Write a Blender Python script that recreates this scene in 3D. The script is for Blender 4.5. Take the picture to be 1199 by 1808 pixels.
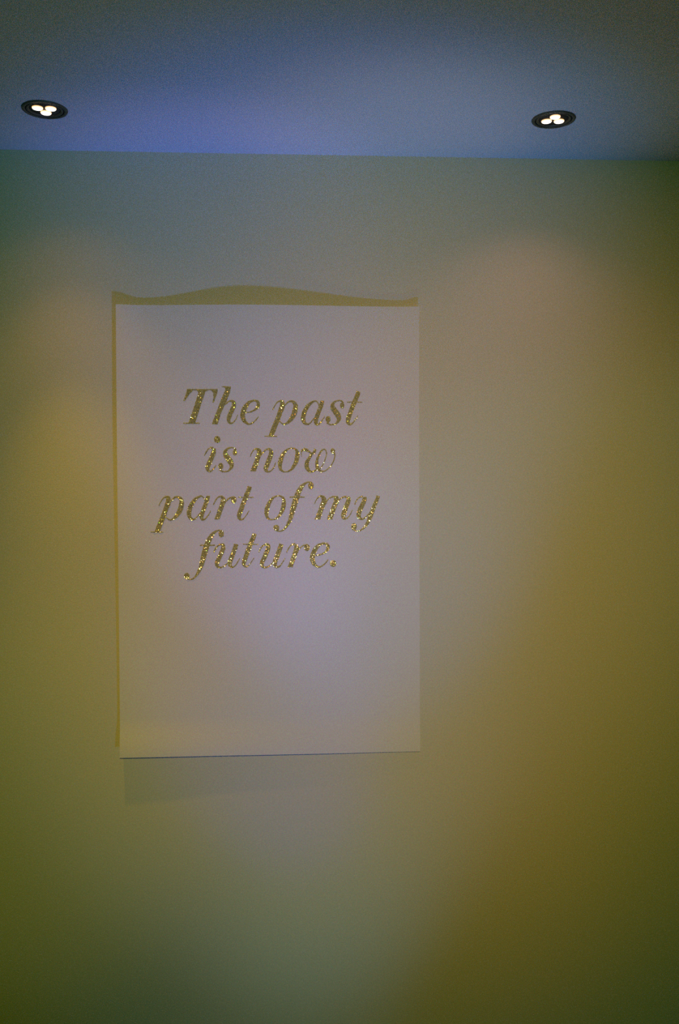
import bpy, bmesh, math, random
import numpy as np
from mathutils import Vector, Matrix, Euler

for o in list(bpy.data.objects):
    bpy.data.objects.remove(o, do_unlink=True)
S = bpy.context.scene
COL = S.collection

# ------------------------------------------------------------------ camera
W, H = 1199, 1808
F_PX = 1636.7
CAM_LOC = Vector((0.0, -1.896, 1.6))
CAM_ROT = Euler((math.pi/2 - 0.02192, 0.0, -0.05944), 'XYZ')
R_CAM = CAM_ROT.to_matrix() @ Matrix.Rotation(-0.00444, 3, 'Z')
cd = bpy.data.cameras.new('camera')
cam = bpy.data.objects.new('camera', cd)
COL.objects.link(cam)
cam.matrix_world = Matrix.Translation(CAM_LOC) @ R_CAM.to_4x4()
cd.sensor_fit = 'VERTICAL'
cd.sensor_height = 36.0
cd.lens = 36.0 * F_PX / H
cd.clip_start = 0.02
S.camera = cam

S.view_settings.view_transform = 'Standard'
S.view_settings.look = 'None'
S.view_settings.gamma = 1.0
S.view_settings.use_curve_mapping = False
S.view_settings.exposure = 0.0
S.cycles.use_denoising = False
S.cycles.max_bounces = 5

CEIL = 2.2836

# ------------------------------------------------------------------ world and lamps
w = bpy.data.worlds.new('world'); S.world = w
w.use_nodes = True
w.node_tree.nodes['Background'].inputs[0].default_value = (0, 0, 0, 1)

DL = [(-0.4222, -0.2005), (0.4990, -0.2005)]          # downlight centres (x, y)

def spot(name, loc, target, color, power, angle, blend, radius):
    l = bpy.data.lights.new(name, 'SPOT')
    l.color = color; l.energy = power
    l.spot_size = math.radians(angle); l.spot_blend = blend; l.shadow_soft_size = radius
    o = bpy.data.objects.new(name, l); COL.objects.link(o)
    o.location = loc
    d = Vector(target) - Vector(loc)
    o.rotation_euler = d.to_track_quat('-Z', 'Y').to_euler()
    return o

def area(name, loc, target, color, power, sx, sy, spread=180):
    l = bpy.data.lights.new(name, 'AREA')
    l.shape = 'RECTANGLE'; l.size = sx; l.size_y = sy
    l.color = color; l.energy = power; l.spread = math.radians(spread)
    o = bpy.data.objects.new(name, l); COL.objects.link(o)
    o.location = loc
    d = Vector(target) - Vector(loc)
    o.rotation_euler = d.to_track_quat('-Z', 'Y').to_euler()
    return o

#LIGHTS#
spot('downlight_beam',(DL[0][0],DL[0][1],CEIL-.012),(DL[0][0],DL[0][1]+.0,0),(1.000, 0.415, 0.000), 0.835,120,1.0,.012)
spot('downlight_beam',(DL[0][0],DL[0][1],CEIL-.012),(DL[0][0],DL[0][1]+.03,0),(1.000, 0.563, 0.000), 14.400,50,1.0,.012)
spot('downlight_beam',(DL[0][0],DL[0][1],CEIL-.012),(DL[0][0],DL[0][1]+.03,0),(1.000, 0.434, 0.039), 3.472,80,1.0,.012)
spot('downlight_beam',(DL[1][0],DL[1][1],CEIL-.012),(DL[1][0],DL[1][1]+.0,0),(1.000, 0.450, 0.321), 1.305,120,1.0,.012)
spot('ceiling_fill_spot',(0.2,-.42,.3),(0.2,-.16,2.28),(1.000, 0.665, 0.011), 8.889,22,1.0,.06)  # unseen spots added below the frame to brighten the ceiling near the wall
spot('ceiling_fill_spot',(0.4,-.42,.3),(0.4,-.10,2.28),(0.502, 1.000, 0.808), 4.529,28,1.0,.06)
spot('blue_floor_lamp',(.33,-.87,.05),(-0.12, 0, 1.92),(0.426, 0.318, 1.000), 30.966,24,1.0,.05)
spot('blue_floor_lamp',(.33,-.87,.05),(0.1, 0, 2.1),(0.000, 0.166, 1.000), 44.382,36,1.0,.05)
spot('blue_floor_lamp',(.33,-.87,.05),(-0.05, 0, 1.15),(0.000, 0.009, 1.000), 12.196,24,1.0,.05)
spot('blue_floor_lamp',(.33,-.87,.05),(-0.05, 0, 1.15),(0.255, 0.691, 1.000), 6.112,50,1.0,.05)
spot('blue_floor_lamp',(.33,-.87,.05),(-0.1, -0.15, 2.28),(0.000, 0.688, 1.000), 6.496,50,1.0,.05)
spot('blue_floor_lamp',(.33,-.87,.05),(-0.15, 0, 0.8),(0.080, 0.502, 1.000), 3.230,50,1.0,.05)
spot('wall_fill_spot',(.1,-2.6,2.15),(-0.05,0,1.35),(1.000, 0.439, 0.106), 12.683,44,1.0,.08)  # unseen spots added behind the camera, aimed and tinted to colour wall and poster
spot('wall_fill_spot',(.1,-2.6,2.15),(0.45,0,1.4),(1.000, 0.397, 0.000), 43.014,44,1.0,.08)
spot('wall_fill_spot',(.1,-2.6,2.15),(0.1,0,1.7),(1.000, 0.584, 0.533), 29.402,44,1.0,.08)
spot('wall_fill_spot',(.1,-2.6,2.15),(0.25,0,0.7),(1.000, 0.319, 0.229), 8.161,22,1.0,.08)
spot('wall_fill_spot',(.1,-2.6,2.15),(0.15,0,1.25),(0.437, 0.469, 1.000), 11.749,22,1.0,.08)
spot('wall_fill_spot',(.1,-2.6,2.15),(0.15,0,1.25),(1.000, 0.483, 0.000), 18.807,36,1.0,.08)
spot('wall_fill_spot',(.1,-2.6,2.15),(-0.0,0,1.35),(0.000, 1.000, 0.000), 20.265,75,1.0,.08)
spot('wall_fill_spot',(.1,-2.6,2.15),(-0.55,0,1.0),(1.000, 0.767, 0.009), 22.551,20,1.0,.08)
spot('wall_fill_spot',(.1,-2.6,2.15),(0.75,0,0.95),(0.348, 1.000, 0.612), 8.924,40,0.4,.08)
#ENDLIGHTS#

# ------------------------------------------------------------------ materials
def mat(name, color=(.8, .8, .8), rough=.6, metal=0.0):
    m = bpy.data.materials.new(name); m.use_nodes = True
    b = m.node_tree.nodes['Principled BSDF']
    b.inputs['Base Color'].default_value = (*color, 1)
    b.inputs['Roughness'].default_value = rough
    b.inputs['Metallic'].default_value = metal
    return m, m.node_tree, b

def paint(name, color, rough, scale, bump, spec=.3, tint=.04):
    m, nt, b = mat(name, color, rough)
    b.inputs['Specular IOR Level'].default_value = spec
    tc = nt.nodes.new('ShaderNodeTexCoord')
    n1 = nt.nodes.new('ShaderNodeTexNoise')
    n1.inputs['Scale'].default_value = scale; n1.inputs['Detail'].default_value = 2.0
    nt.links.new(tc.outputs['Object'], n1.inputs['Vector'])
    bp = nt.nodes.new('ShaderNodeBump')
    bp.inputs['Strength'].default_value = 1.0
    bp.inputs['Distance'].default_value = bump
    nt.links.new(n1.outputs['Fac'], bp.inputs['Height'])
    nt.links.new(bp.outputs['Normal'], b.inputs['Normal'])
    # fine colour grain of the surface
    n2 = nt.nodes.new('ShaderNodeTexNoise')
    n2.inputs['Scale'].default_value = scale*.9; n2.inputs['Detail'].default_value = 1.0
    nt.links.new(tc.outputs['Object'], n2.inputs['Vector'])
    sb = nt.nodes.new('ShaderNodeVectorMath'); sb.operation = 'SUBTRACT'
    sb.inputs[1].default_value = (.5, .5, .5)
    nt.links.new(n2.outputs['Color'], sb.inputs[0])
    sc = nt.nodes.new('ShaderNodeVectorMath'); sc.operation = 'MULTIPLY'
    sc.inputs[1].default_value = (tint*color[0]*2, tint*color[1]*2, tint*color[2]*2)
    nt.links.new(sb.outputs[0], sc.inputs[0])
    ad = nt.nodes.new('ShaderNodeVectorMath'); ad.operation = 'ADD'
    ad.inputs[1].default_value = color
    nt.links.new(sc.outputs[0], ad.inputs[0])
    nt.links.new(ad.outputs[0], b.inputs['Base Color'])
    return m

M_WALL = paint('wall_paint', (.62, .605, .50), .75, 420, .00022, tint=.22)
M_CEIL = paint('ceiling_paint', (.80, .84, .88), .9, 420, .00022, tint=.22)
M_PAPER = paint('poster_paper', (.70, .685, .675), .7, 420, .00012, spec=.2, tint=.16)
M_SIDE = paint('side_wall_paint', (.6, .58, .52), .85, 200, .0001)

M_FLOOR, nt, b = mat('wood_floor', (.3, .2, .12), .35)
tc = nt.nodes.new('ShaderNodeTexCoord'); wv = nt.nodes.new('ShaderNodeTexWave')
wv.inputs['Scale'].default_value = 3.0; wv.inputs['Distortion'].default_value = 4.0
cr = nt.nodes.new('ShaderNodeValToRGB')
cr.color_ramp.elements[0].color = (.22, .13, .07, 1); cr.color_ramp.elements[1].color = (.36, .23, .13, 1)
nt.links.new(tc.outputs['Object'], wv.inputs['Vector']); nt.links.new(wv.outputs['Fac'], cr.inputs['Fac'])
nt.links.new(cr.outputs['Color'], b.inputs['Base Color'])

M_TRIM, nt, b = mat('brushed_trim_metal', (.10, .105, .075), .45, .35)
n = nt.nodes.new('ShaderNodeTexNoise'); n.inputs['Scale'].default_value = 900
bp = nt.nodes.new('ShaderNodeBump'); bp.inputs['Distance'].default_value = .0001
nt.links.new(n.outputs['Fac'], bp.inputs['Height']); nt.links.new(bp.outputs['Normal'], b.inputs['Normal'])
M_DARK, nt, b = mat('dark_reflector', (.03, .03, .025), .5)
n = nt.nodes.new('ShaderNodeTexNoise'); n.inputs['Scale'].default_value = 300
bp = nt.nodes.new('ShaderNodeBump'); bp.inputs['Distance'].default_value = .0001
nt.links.new(n.outputs['Fac'], bp.inputs['Height']); nt.links.new(bp.outputs['Normal'], b.inputs['Normal'])
M_LENS, nt, b = mat('lit_led_lens', (.9, .9, .9), .3)
lw = nt.nodes.new('ShaderNodeTexCoord'); gr = nt.nodes.new('ShaderNodeVectorMath'); gr.operation = 'LENGTH'
nt.links.new(lw.outputs['Object'], gr.inputs[0])
rp = nt.nodes.new('ShaderNodeMapRange'); rp.inputs['From Min'].default_value = .0070; rp.inputs['From Max'].default_value = .0100
rp.inputs['To Min'].default_value = 0; rp.inputs['To Max'].default_value = 1
nt.links.new(gr.outputs['Value'], rp.inputs['Value'])
ramp = nt.nodes.new('ShaderNodeValToRGB')
ramp.color_ramp.elements[0].color = (1, .97, .90, 1); ramp.color_ramp.elements[1].color = (.55, .30, .10, 1)
nt.links.new(rp.outputs['Result'], ramp.inputs['Fac'])
nt.links.new(ramp.outputs['Color'], b.inputs['Emission Color'])
b.inputs['Emission Strength'].default_value = 2.2

M_GOLD, nt, b = mat('gold_glitter_ground', (.36, .34, .12), .6, .05)
tc = nt.nodes.new('ShaderNodeTexCoord')
n = nt.nodes.new('ShaderNodeTexNoise'); n.inputs['Scale'].default_value = 900; n.inputs['Detail'].default_value = 1
nt.links.new(tc.outputs['Object'], n.inputs['Vector'])
cr = nt.nodes.new('ShaderNodeValToRGB')
cr.color_ramp.elements[0].position = .35; cr.color_ramp.elements[0].color = (.24, .23, .07, 1)
cr.color_ramp.elements[1].position = .65; cr.color_ramp.elements[1].color = (.46, .43, .17, 1)
nt.links.new(n.outputs['Fac'], cr.inputs['Fac']); nt.links.new(cr.outputs['Color'], b.inputs['Base Color'])
M_FLAKE, nt, b = mat('gold_flake', (.62, .50, .22), .16, 1.0)
gi = nt.nodes.new('ShaderNodeNewGeometry')
cr = nt.nodes.new('ShaderNodeValToRGB'); cr.color_ramp.interpolation = 'CONSTANT'
cr.color_ramp.elements[0].color = (.90, .50, .25, 1)
cr.color_ramp.elements[1].position = .05; cr.color_ramp.elements[1].color = (.92, .84, .66, 1)
for pos, c_ in ((.16, (.97, .96, .95)), (.34, (.24, .22, .06)), (.52, (.42, .39, .13)), (.72, (.56, .50, .22))):
    e = cr.color_ramp.elements.new(pos); e.color = (*c_, 1)
nt.links.new(gi.outputs['Random Per Island'], cr.inputs['Fac']); nt.links.new(cr.outputs['Color'], b.inputs['Base Color'])
# one flake in three lies mirror-bright, the rest are dulled
lt = nt.nodes.new('ShaderNodeMath'); lt.operation = 'LESS_THAN'; lt.inputs[1].default_value = .34
nt.links.new(gi.outputs['Random Per Island'], lt.inputs[0]); nt.links.new(lt.outputs[0], b.inputs['Metallic'])
mr = nt.nodes.new('ShaderNodeMapRange'); mr.inputs['To Min'].default_value = .6; mr.inputs['To Max'].default_value = .20
nt.links.new(lt.outputs[0], mr.inputs['Value']); nt.links.new(mr.outputs['Result'], b.inputs['Roughness'])

# ------------------------------------------------------------------ helpers
def link(name, me, m, parent=None, kind=None):
    o = bpy.data.objects.new(name, me); COL.objects.link(o)
    if m: me.materials.append(m)
    if parent: o.parent = parent
    if kind: o['kind'] = kind
    return o

def box(name, lo, hi, m, kind=None):
    bm = bmesh.new()
    bmesh.ops.create_cube(bm, size=1)
    c = [(a+b)/2 for a, b in zip(lo, hi)]; s = [b-a for a, b in zip(lo, hi)]
    for v in bm.verts:
        v.co = Vector((v.co.x*s[0], v.co.y*s[1], v.co.z*s[2]))
    me = bpy.data.meshes.new(name); bm.to_mesh(me); bm.free()
    o = link(name, me, m, kind=kind); o.location = c
    return o

def lathe(profile, seg=64, closed=False):
    """profile: (radius, z) list turned about z."""
    vs, fs = [], []
    n = len(profile)
    for i in range(seg):
        a = 2*math.pi*i/seg
        for r, z in profile:
            vs.append((r*math.cos(a), r*math.sin(a), z))
    for i in range(seg):
        j = (i+1) % seg
        for k in range(n if closed else n-1):
            k2 = (k+1) % n
            fs.append((i*n+k, j*n+k, j*n+k2, i*n+k2))
    return vs, fs

def mesh(name, vs, fs, smooth=True):
    me = bpy.data.meshes.new(name); me.from_pydata(vs, [], fs)
    bm = bmesh.new(); bm.from_mesh(me)
    bmesh.ops.remove_doubles(bm, verts=bm.verts, dist=1e-7)
    bmesh.ops.recalc_face_normals(bm, faces=bm.faces)
    bm.to_mesh(me); bm.free()
    if smooth:
        for p in me.polygons: p.use_smooth = True
    return me

# ------------------------------------------------------------------ room shell
XL, XR, YB = -2.3, 2.5, -4.2
box('wall_front', (XL-.12, 0, 0), (XR+.12, .12, CEIL+.15), M_WALL, 'structure')
box('wall_left', (XL-.12, YB, 0), (XL, 0, CEIL), M_SIDE, 'structure')
box('wall_right', (XR, YB, 0), (XR+.12, 0, CEIL), M_SIDE, 'structure')
box('wall_back', (XL-.12, YB-.12, 0), (XR+.12, YB, CEIL+.15), M_SIDE, 'structure')
box('floor', (XL-.12, YB-.12, -.1), (XR+.12, .12, 0), M_FLOOR, 'structure')

# ceiling: a slab with two round cut-outs for the recessed lamps
HOLE = .0345
ceiling = box('ceiling', (XL, YB, CEIL), (XR, 0, CEIL+.15), M_CEIL, 'structure')
bm = bmesh.new()
for x, y in DL:
    bmesh.ops.create_cone(bm, cap_ends=True, segments=64, radius1=HOLE, radius2=HOLE, depth=.16,
                          matrix=Matrix.Translation((x, y, CEIL+.03)))
cme = bpy.data.meshes.new('cutter'); bm.to_mesh(cme); bm.free()
cut = bpy.data.objects.new('cutter', cme); COL.objects.link(cut)
md = ceiling.modifiers.new('holes', 'BOOLEAN'); md.object = cut; md.operation = 'DIFFERENCE'; md.solver = 'EXACT'
bpy.context.view_layer.update()
dg = bpy.context.evaluated_depsgraph_get()
newme = bpy.data.meshes.new_from_object(ceiling.evaluated_get(dg))
ceiling.modifiers.clear(); ceiling.data = newme
if not newme.materials: newme.materials.append(M_CEIL)
bpy.data.objects.remove(cut, do_unlink=True)

# ------------------------------------------------------------------ recessed downlights
def tag(o, label, cat, group=None):
    o['label'] = label; o['category'] = cat
    if group: o['group'] = group

def downlight(x, y, rot, label):
    root = bpy.data.objects.new('recessed_downlight', None); COL.objects.link(root)
    root.location = (x, y, CEIL); root.rotation_euler.z = rot
    root.empty_display_size = .04
    tag(root, label, 'downlight', 'recessed ceiling downlights')
    prof = [(.0335, .004), (.0335, -.0012), (.0345, -.0024), (.0375, -.0026), (.0394, -.0018), (.0402, 0.0)]
    vs, fs = lathe(prof, 96)
    link('trim_ring', mesh('trim_ring', vs, fs), M_TRIM, root)
    prof = [(.0322, .012), (.0322, -.0006), (.0312, -.0018), (.0290, -.0018), (.0268, .0005), (.0262, .006), (.0262, .012)]
    vs, fs = lathe(prof, 96)
    link('tilting_bezel', mesh('tilting_bezel', vs, fs), M_TRIM, root)
    prof = [(.0265, .0015), (.0258, -.0001), (.0001, -.0001)]
    vs, fs = lathe(prof, 64)
    link('lamp_face', mesh('lamp_face', vs, fs), M_DARK, root)
    prof = [(.0344, .070), (.0344, .0005)]
    v1, f1 = lathe([(.0001, .070)] + prof, 64)
    link('housing', mesh('housing', v1, f1), M_DARK, root)
    prof = [(.0096, .0034), (.0095, .0020), (.0086, .0010), (.0064, .0004), (.0035, .0001), (.0001, 0)]
    lm = mesh('lens', *lathe(prof, 40))
    for k in range(3):
        a = math.pi/2 + k*2*math.pi/3
        le = bpy.data.objects.new('lens', lm); COL.objects.link(le)
        if not lm.materials: lm.materials.append(M_LENS)
        le.parent = root
        le.location = (.0132*math.cos(a), .0132*math.sin(a), -.0034)
    return root

downlight(*DL[0], math.radians(5), 'left recessed round ceiling spotlight with dark trim and three lit lenses')
downlight(*DL[1], math.radians(176), 'right recessed round ceiling spotlight with dark trim and three lit lenses')

# ------------------------------------------------------------------ poster geometry
def unproject(px, py, yplane):
    d = R_CAM @ Vector(((px - W/2)/F_PX, (H/2 - py)/F_PX, -1.0))
    t = (yplane - CAM_LOC.y)/d.y
    return CAM_LOC + d*t

def smooth(a, b, x):
    t = min(1, max(0, (x-a)/(b-a))); return t*t*(3-2*t)

def pl(tab, x):
    xs = [t[0] for t in tab]
    x = min(max(x, xs[0]), xs[-1])
    for (x0, y0), (x1, y1) in zip(tab, tab[1:]):
        if x <= x1:
            t = (x-x0)/(x1-x0); t = t*t*(3-2*t) if abs(y1-y0) > 0 else t
            return y0 + (y1-y0)*t
    return tab[-1][1]

# stand-off of the sheet from the wall (metres) along its top edge: it is stuck near two points and bows between
TOP = [(0.0, .0131), (.09, .0074), (.43, .0188), (.945, .0066), (1.0, .0095)]
def catmull(tab, x):
    if x <= tab[0][0]: return tab[0][1]
    for i in range(len(tab)-1):
        x0, y0 = tab[i]; x1, y1 = tab[i+1]
        if x <= x1:
            t = (x-x0)/(x1-x0)
            return y0 + (y1-y0)*(.5-.5*math.cos(math.pi*t))
    return tab[-1][1]

def gap(u, v):
    """u 0..1 left to right, v 0..1 bottom to top"""
    top = catmull(TOP, u)
    mid = .0070 + .0055*smooth(.1, .8, v)*(1-smooth(0, .35, u)) + .0020*(1-smooth(0, .35, u)) - .0040*smooth(.6, 1, u)
    bot = mid + .0065*(1-.55*smooth(0, 1, u))
    k = smooth(.72, 1.0, v)
    g = mid*(1-k) + top*k
    kb = 1 - smooth(0, .085, v)
    return g*(1-kb) + bot*kb

corner_px = {(0, 1): (204.3, 537.3), (1, 1): (740.0, 541.3), (0, 0): (211.3, 1338.3), (1, 0): (742.0, 1326.8)}
corner = {k: unproject(p[0], p[1], -gap(*k)) for k, p in corner_px.items()}
def sheet_point(u, v, lift=0.0):
    p = (corner[(0, 0)]*(1-u)*(1-v) + corner[(1, 0)]*u*(1-v) + corner[(0, 1)]*(1-u)*v + corner[(1, 1)]*u*v)
    return Vector((p.x, -gap(u, v) - lift, p.z))

def uv_of_px(px, py):
    """photo measurement -> position on the sheet (Newton on the bilinear sheet)"""
    u, v = .5, .5
    for _ in range(12):
        g = gap(u, v)
        t = unproject(px, py, -g)
        p = sheet_point(u, v)
        pu = (sheet_point(min(1, u+.001), v) - sheet_point(u-.001, v))
        pv = (sheet_point(u, v+.001) - sheet_point(u, v-.001))
        u += (t.x-p.x)/(pu.x/.002); v += (t.z-p.z)/(pv.z/.002)
    return u, v

center = sheet_point(.5, .5)
poster = bpy.data.objects.new('poster', None); COL.objects.link(poster)
poster.location = (center.x, -.0003, center.z)
poster.empty_display_size = .2
OFF = Vector(poster.location)
tag(poster, 'large pale unframed paper poster with gold glitter italic lettering hanging on wall', 'poster')

NU, NV, TH = 96, 140, .00035
vs, fs = [], []
for side in (0, 1):
    for j in range(NV+1):
        for i in range(NU+1):
            u, v = i/NU, j/NV
            vs.append(sheet_point(u, v, 0 if side == 0 else -TH) - OFF)
def vid(s, i, j): return s*(NU+1)*(NV+1) + j*(NU+1) + i
for j in range(NV):
    for i in range(NU):
        fs.append((vid(0, i, j), vid(0, i+1, j), vid(0, i+1, j+1), vid(0, i, j+1)))
        fs.append((vid(1, i, j), vid(1, i, j+1), vid(1, i+1, j+1), vid(1, i+1, j)))
def rim(*ids):
    k = len(vs); vs.extend([vs[q].copy() for q in ids]); fs.append((k, k+1, k+2, k+3))
for i in range(NU):
    rim(vid(0, i+1, 0), vid(0, i, 0), vid(1, i, 0), vid(1, i+1, 0))
    rim(vid(0, i, NV), vid(0, i+1, NV), vid(1, i+1, NV), vid(1, i, NV))
for j in range(NV):
    rim(vid(0, 0, j), vid(0, 0, j+1), vid(1, 0, j+1), vid(1, 0, j))
    rim(vid(0, NU, j+1), vid(0, NU, j), vid(1, NU, j), vid(1, NU, j+1))
me = bpy.data.meshes.new('paper_sheet'); me.from_pydata(vs, [], fs)
for p in me.polygons: p.use_smooth = len(p.vertices) == 4 and p.index < 2*NU*NV
link('paper_sheet', me, M_PAPER, poster)
# small rolled pads of adhesive behind the sheet hold it off the wall
for u, v in ((.09, .985), (.95, .985), (.5, .55), (.12, .25), (.9, .3)):
    g = gap(u, v) - TH
    c = sheet_point(u, v)
    prof = [(.0001, .0003), (.007, .0003), (.0078, .3*g), (.0078, .7*g), (.007, g), (.0001, g)]
    v1, f1 = lathe(prof, 20)
    v1 = [(a + c.x - OFF.x, -z - OFF.y, b2 + c.z - OFF.z) for a, b2, z in v1]
    link('adhesive_pad', mesh('adhesive_pad', v1, f1), M_PAPER, poster)

# ------------------------------------------------------------------ lettering (a bold high-contrast italic, cut shapes of glitter)
# glyph = (origin, scale, [shapes]); P = outline, S = brush stroke (x, y, width), B = ball (x, y, rx, ry)
G = {}
G['T'] = ((320, 675), 15, [
 ('P', [(470,205),(655,205),(592,400),(530,565),(450,830),(375,1060),(368,1098),(190,1098),(210,1030),(330,690),(430,370)]),
 ('S', [(170,198,24),(560,198,24),(955,198,24)]),
 ('P', [(160,188),(320,205),(240,290),(165,390),(105,490),(58,500),(105,380),(140,260)]),
 ('P', [(790,205),(968,188),(960,270),(920,380),(862,535),(833,535),(858,420),(850,290)]),
 ('P', [(395,205),(480,205),(455,262)]), ('P', [(640,205),(730,205),(622,262)]),
 ('S', [(55,1090,20),(270,1090,22),(490,1090,20)])])
G['h'] = ((390, 675), 15, [
 ('P', [(105,120),(268,120),(238,280),(160,480),(60,700),(-8,850),(-85,1115),(-232,1115),(-200,1000),(-110,780),(0,480),(118,205)]),
 ('S', [(28,122,18),(90,124,22),(200,128,26)]),
 ('S', [(60,640,18),(150,560,26),(220,508,32),(290,500,55),(345,545,95),(345,630,110),(300,735,115),(240,865,115),(208,975,105),(222,1055,70),(272,1095,34),(340,1060,24),(400,980,20),(450,860,16)])])
G['e'] = ((390, 675), 15, [
 ('S', [(1000,910,18),(930,1000,24),(840,1080,30),(740,1112,40),(655,1060,78),(600,985,110),(578,880,125),(602,760,125),(660,640,110),(740,545,80),(830,497,50),(925,492,48),(988,545,80),(988,625,80),(935,705,55),(840,768,34),(730,800,24),(640,806,18)])])
G['p'] = ((470, 695), 15, [
 ('S', [(172,435,16),(215,350,22),(280,250,26),(350,205,34),(430,215,50)]),
 ('P', [(360,180),(420,175),(470,200),(492,265),(485,390),(422,530),(372,680),(312,830),(252,980),(190,1135),(60,1135),(110,990),(190,790),(270,600),(330,420),(372,270)]),
 ('S', [(-45,1135,18),(120,1135,22),(290,1135,16)]),
 ('S', [(450,375,18),(530,280,26),(600,215,38),(690,212,60),(752,258,95),(778,335,118),(768,430,128),(738,545,130),(685,645,112),(622,725,85),(550,785,52),(480,812,34),(410,785,26),(345,720,20)])])
G['a'] = ((520, 685), 15, [
 ('S', [(660,500,16),(620,400,24),(565,350,34),(480,375,50),(395,440,80),(322,530,100),(262,650,112),(232,780,115),(240,875,105),(288,945,72),(365,962,40),(440,905,28),(520,800,20)]),
 ('S', [(738,345,95),(735,375,100),(705,470,102),(655,600,106),(605,740,110),(568,850,110),(565,925,92),(605,973,50),(670,942,28),(730,870,24),(780,790,18),(803,735,14)])])
G['s'] = ((570, 680), 15, [
 ('B', (142,905,66,82)), ('B', (512,545,58,76)),
 ('S', [(545,480,40),(500,428,34),(430,415,26),(360,428,34),(295,470,62),(258,540,100),(275,620,132),(335,705,140),(400,795,140),(428,880,112),(405,960,70),(340,1030,36),(260,1052,24),(180,1042,34),(115,985,60)])])
G['t'] = ((570, 680), 15, [
 ('S', [(948,172,106),(915,270,114),(852,420,116),(780,600,116),(712,790,116),(665,925,112),(672,1000,86),(722,1048,44),(790,1012,26),(860,920,20),(930,810,14)]),
 ('S', [(640,452,16),(850,454,20),(1050,456,16)])])
G['i'] = ((355, 765), 15, [
 ('B', (430,168,84,88)),
 ('S', [(88,595,16),(140,500,22),(200,420,26),(270,388,40),(320,400,70)]),
 ('S', [(340,408,90),(342,470,108),(320,560,118),(270,680,118),(210,810,120),(172,910,114),(192,990,74),(258,1012,36),(330,945,24),(400,850,16)])])
G['n'] = ((435, 770), 15, [
 ('S', [(98,555,14),(140,450,22),(200,372,26),(270,345,42),(320,360,50)]),
 ('P', [(255,335),(330,325),(385,365),(412,430),(400,510),(350,620),(310,760),(250,935),(108,935),(170,790),(240,600),(290,440)]),
 ('S', [(380,520,16),(470,410,28),(540,358,34),(605,352,60),(655,405,100),(655,480,118),(620,590,120),(562,740,120),(520,850,115),(528,915,82),(580,950,40),(660,920,26),(730,830,24),(782,695,14)])])
G['o'] = ((460, 660), 6, [
 ('S', [(332,789,9),(300,796,14),(262,825,26),(228,880,42),(208,945,46),(210,1002,34),(235,1033,18),(262,1041,9),(298,1034,14),(338,1003,26),(372,945,42),(390,880,46),(388,825,34),(365,797,18),(332,789,9)])])
G['w'] = ((520, 770), 15, [
 ('S', [(190,545,14),(178,450,22),(210,375,50),(280,362,75),(345,390,64),(405,425,40),(455,460,24)]),
 ('S', [(552,352,66),(520,430,62),(440,505,62),(388,595,78),(335,695,98),(322,800,115),(352,880,98),(415,940,58),(490,940,34),(570,895,28),(610,850,20)]),
 ('S', [(840,550,18),(850,450,24),(820,372,26),(760,360,32),(690,425,42),(645,515,48),(605,620,64),(592,740,88),(612,840,98),(662,910,58),(740,940,36),(820,920,26),(920,840,22),(1000,740,22),(1050,620,26),(1068,520,28),(1055,440,50)]),
 ('B', (1015,392,58,58)),
 ('S', [(840,540,20),(795,670,20),(742,780,20),(675,880,16)])])
G['r'] = ((370, 850), 15, [
 ('S', [(103,622,22),(160,510,26),(220,430,28),(290,402,38),(340,410,50)]),
 ('P', [(275,395),(345,385),(400,430),(425,480),(440,545),(400,620),(350,760),(300,900),(262,1008),(128,1008),(180,880),(240,720),(290,560),(312,460)]),
 ('S', [(390,580,16),(460,510,28),(520,450,26),(590,425,34)]),
 ('B', (640,490,74,90))])
G['f'] = ((480, 845), 12, [
 ('B', (828,152,58,74)), ('B', (98,1045,60,62)),
 ('S', [(845,95,34),(800,80,24),(758,82,24),(700,112,46),(635,175,76),(578,265,102),(532,375,112),(492,500,118),(458,620,112),(425,750,98),(385,880,78),(332,985,54),(270,1068,34),(200,1115,24),(130,1112,26),(70,1078,44)]),
 ('S', [(375,396,20),(530,396,22),(695,396,20)])])
G['m'] = ((550, 865), 15, [
 ('S', [(83,375,16),(120,285,22),(180,205,28),(250,168,42),(310,180,50)]),
 ('P', [(255,160),(330,160),(385,220),(408,290),(405,345),(362,420),(312,540),(262,690),(232,783),(88,783),(150,630),(220,430),(272,280)]),
 ('S', [(370,380,14),(400,310,22),(460,242,26),(540,192,28),(620,185,44)]),
 ('P', [(590,175),(690,168),(722,220),(735,280),(702,362),(642,520),(590,660),(552,783),(408,783),(470,620),(530,470),(595,300)]),
 ('S', [(690,390,14),(720,300,22),(780,230,28),(850,192,34),(930,188,56)]),
 ('S', [(955,195,70),(985,240,105),(970,320,118),(930,420,120),(880,560,120),(845,670,118),(855,745,84),(918,768,36),(990,712,22),(1050,612,20),(1082,535,12)])])
G['y'] = ((610, 865), 15, [
 ('S', [(243,390,22),(290,290,24),(340,225,24),(400,187,30),(460,185,60)]),
 ('S', [(505,195,100),(510,240,110),(485,320,110),(430,440,115),(375,560,120),(350,670,115),(372,740,84),(432,778,44),(500,752,30),(570,692,28),(650,600,20)]),
 ('S', [(872,165,88),(832,270,92),(762,430,102),(705,590,106),(642,750,105),(590,870,86),(520,970,60),(440,1048,32),(340,1092,22),(250,1080,34),(195,1030,60)]),
 ('B', (228,972,72,90))])
u12 = [(690,545,26),(730,460,26),(790,400,26),(850,378,42),(888,402,80),(885,480,94),(842,580,92),(792,690,92),(757,780,86),(772,842,60),(840,866,32),(920,830,22),(1000,760,20)]
u15 = [(258,390,110),(230,490,116),(175,640,118),(112,800,120),(88,895,112),(105,970,80),(165,1000,40),(240,950,24),(300,860,20),(360,760,12)]
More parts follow.
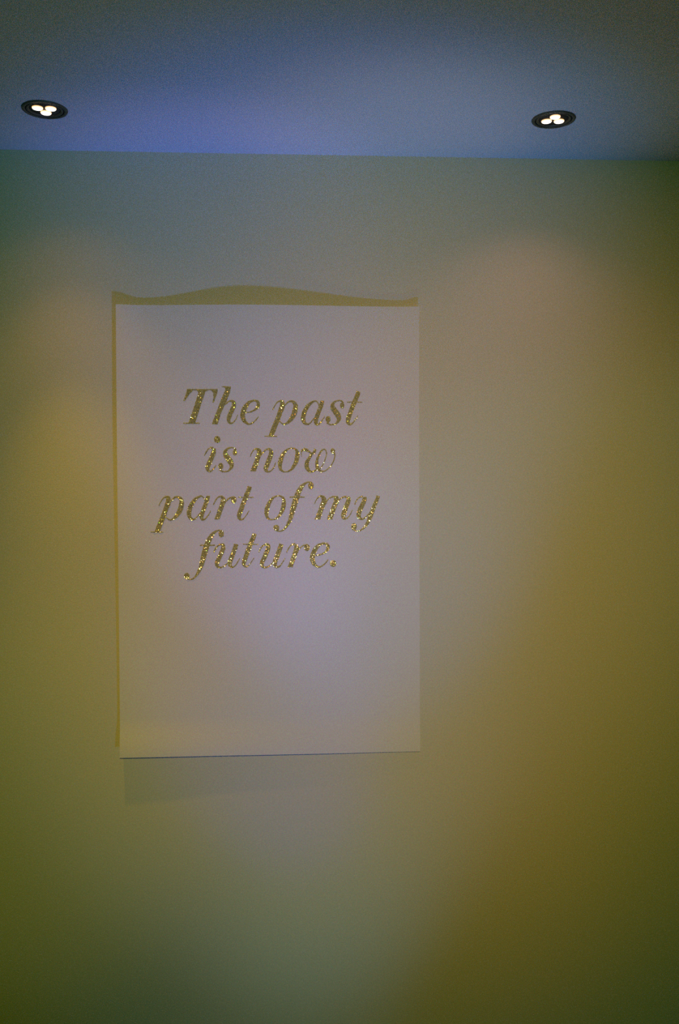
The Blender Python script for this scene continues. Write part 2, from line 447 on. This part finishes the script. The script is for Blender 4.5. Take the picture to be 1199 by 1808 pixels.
G['u'] = ((0, 0), 1, [
 ('S', [(320+x/12, 930+y/12, w_/12) for x, y, w_ in u12]),
 ('S', [(400+x/15, 935+y/15, w_/15) for x, y, w_ in u15])])
G['.'] = ((588.2-10, 995.3-10), 1, [('B', (10, 10, 5.7, 5.7))])

TEXT = [  # glyph, dx, dy in photo pixels from the place where the glyph was measured
 ('T', 0, 0), ('h', 0, 0), ('e', 0, 0), ('p', 0, 0), ('a', 0, 0), ('s', 0, 0), ('t', 0, 0),
 ('i', 0, 0), ('s', -189.4, 83), ('n', 0, 0), ('o', 0, 0), ('w', 0, 0),
 ('p', -201, 169), ('a', -201.6, 168), ('r', 0, 0), ('t', -192, 168),
 ('o', -23.8, 84.3), ('f', 0, 0), ('m', 0, 0), ('y', 0, 0),
 ('f', -158.3, 85), ('u', 0, 0), ('t', -183.4, 251), ('u', 79.5, 0), ('r', 129.3, 84.3), ('e', 123, 252.2), ('.', 0, 0)]

def spline(pts, n=7):
    out = []
    P = [pts[0]] + list(pts) + [pts[-1]]
    for i in range(1, len(P)-2):
        p0, p1, p2, p3 = P[i-1], P[i], P[i+1], P[i+2]
        for k in range(n):
            t = k/n
            out.append(tuple(.5*((2*b_) + (-a_+c_)*t + (2*a_-5*b_+4*c_-d_)*t*t + (-a_+3*b_-3*c_+d_)*t**3)
                             for a_, b_, c_, d_ in zip(p0, p1, p2, p3)))
    out.append(tuple(pts[-1]))
    return out

def inside(poly, x, y):
    r = False; n = len(poly); j = n-1
    for i in range(n):
        xi, yi = poly[i]; xj, yj = poly[j]
        if (yi > y) != (yj > y) and x < (xj-xi)*(y-yi)/(yj-yi)+xi: r = not r
        j = i
    return r

def glyph_pieces(ch, dx, dy):
    """convex-ish quads / polygons in photo pixels"""
    (ox, oy), sc, shapes = G[ch]
    f = lambda x, y: (ox + x/sc + dx, oy + y/sc + dy)
    pieces = []
    for s in shapes:
        if s[0] == 'P':
            pieces.append([f(*p) for p in s[1]])
        elif s[0] == 'B':
            cx, cy, rx, ry = s[1]
            pieces.append([f(cx + rx*math.cos(a), cy + ry*math.sin(a)) for a in [2*math.pi*k/28 for k in range(28)]])
        else:
            pts = spline(s[1])
            L, Rr = [], []
            for i, (x, y, wd) in enumerate(pts):
                a = pts[max(0, i-1)]; b_ = pts[min(len(pts)-1, i+1)]
                tx, ty = b_[0]-a[0], b_[1]-a[1]; ln = math.hypot(tx, ty) or 1
                wd = max(wd, 8 if sc > 1 else .6)
                L.append(f(x - ty/ln*wd/2, y + tx/ln*wd/2)); Rr.append(f(x + ty/ln*wd/2, y - tx/ln*wd/2))
            pieces.append(('strip', L, Rr))
    return pieces

rnd = random.Random(7)
LAY = 0.0
def letter(ch, dx, dy):
    pieces = glyph_pieces(ch, dx, dy)
    cx = cy = 0; allp = []
    for pc in pieces:
        allp += (pc[1]+pc[2]) if pc[0] == 'strip' else pc
    cx = sum(p[0] for p in allp)/len(allp); cy = sum(p[1] for p in allp)/len(allp)
    cu, cv = uv_of_px(cx, cy)
    org = sheet_point(cu, cv, 0)
    vs, fs = [], []
    def add(px, py, lift):
        u, v = uv_of_px(px, py)
        vs.append(sheet_point(u, v, lift) - org); return len(vs)-1
    polys = []
    for n_, pc in enumerate(pieces):
        lift = .0003 + .00003*n_
        if pc[0] == 'strip':
            L, Rr = pc[1], pc[2]
            a = [add(*p, lift) for p in L]; b_ = [add(*p, lift) for p in Rr]
            for i in range(len(L)-1):
                fs.append((a[i], a[i+1], b_[i+1], b_[i]))
                polys.append([L[i], L[i+1], Rr[i+1], Rr[i]])
            # skirt down to the paper
            la = [add(*p, 0) for p in L]; lb = [add(*p, 0) for p in Rr]
            for i in range(len(L)-1):
                fs.append((a[i], la[i], la[i+1], a[i+1])); fs.append((b_[i], b_[i+1], lb[i+1], lb[i]))
            fs.append((a[0], b_[0], lb[0], la[0])); fs.append((a[-1], la[-1], lb[-1], b_[-1]))
        else:
            idx = [add(*p, lift) for p in pc]; lo = [add(*p, 0) for p in pc]
            fs.append(tuple(idx)); polys.append(pc)
            for i in range(len(pc)):
                j = (i+1) % len(pc); fs.append((idx[i], lo[i], lo[j], idx[j]))
    me = bpy.data.meshes.new('letter'); me.from_pydata(vs, [], fs)
    bm = bmesh.new(); bm.from_mesh(me)
    bmesh.ops.triangulate(bm, faces=[f_ for f_ in bm.faces if len(f_.verts) > 4])
    bm.to_mesh(me); bm.free()
    o = link('letter', me, M_GOLD, poster)
    o.location = org - OFF
    # loose glitter flakes
    fv, ff = [], []
    ex, ey = .02, .02
    bb = [(min(p[0] for p in pg), max(p[0] for p in pg), min(p[1] for p in pg), max(p[1] for p in pg)) for pg in polys]
    pu = sheet_point(.5, .5); scale = .61/535.0
    x0, x1 = min(p[0] for p in allp), max(p[0] for p in allp); y0, y1 = min(p[1] for p in allp), max(p[1] for p in allp)
    n = int((x1-x0)*(y1-y0)*FLAKES)
    c00 = uv_of_px(x0, y1); c10 = uv_of_px(x1, y1); c01 = uv_of_px(x0, y0)
    for _ in range(n):
        x = rnd.uniform(x0, x1); y = rnd.uniform(y0, y1)
        hit = False
        for pg, b4 in zip(polys, bb):
            if b4[0] <= x <= b4[1] and b4[2] <= y <= b4[3] and inside(pg, x, y): hit = True; break
        if not hit: continue
        s = (x-x0)/(x1-x0); t = (y1-y)/(y1-y0)
        u = c00[0] + (c10[0]-c00[0])*s + (c01[0]-c00[0])*t
        v = c00[1] + (c10[1]-c00[1])*s + (c01[1]-c00[1])*t
        r = scale*rnd.uniform(.35, .75)
        c = sheet_point(u, v, .0006 + rnd.uniform(0, .0003)) - org
        nrm = Vector((rnd.gauss(0, .13), -1.0, .25 + rnd.gauss(0, .13))).normalized()
        e1 = nrm.orthogonal().normalized(); e2 = nrm.cross(e1)
        st = len(fv); ph = rnd.uniform(0, 1)
        for k in range(6):
            an = ph + k*math.pi/3
            fv.append(c + e1*(r*math.cos(an)) + e2*(r*math.sin(an)))
        ff.append(tuple(range(st, st+6)))
    fm = bpy.data.meshes.new('glitter_flakes'); fm.from_pydata(fv, [], ff)
    link('glitter_flakes', fm, M_FLAKE, o, 'stuff')
    return o
FLAKES = .85
for ch, dx, dy in TEXT:
    letter(ch, dx, dy)
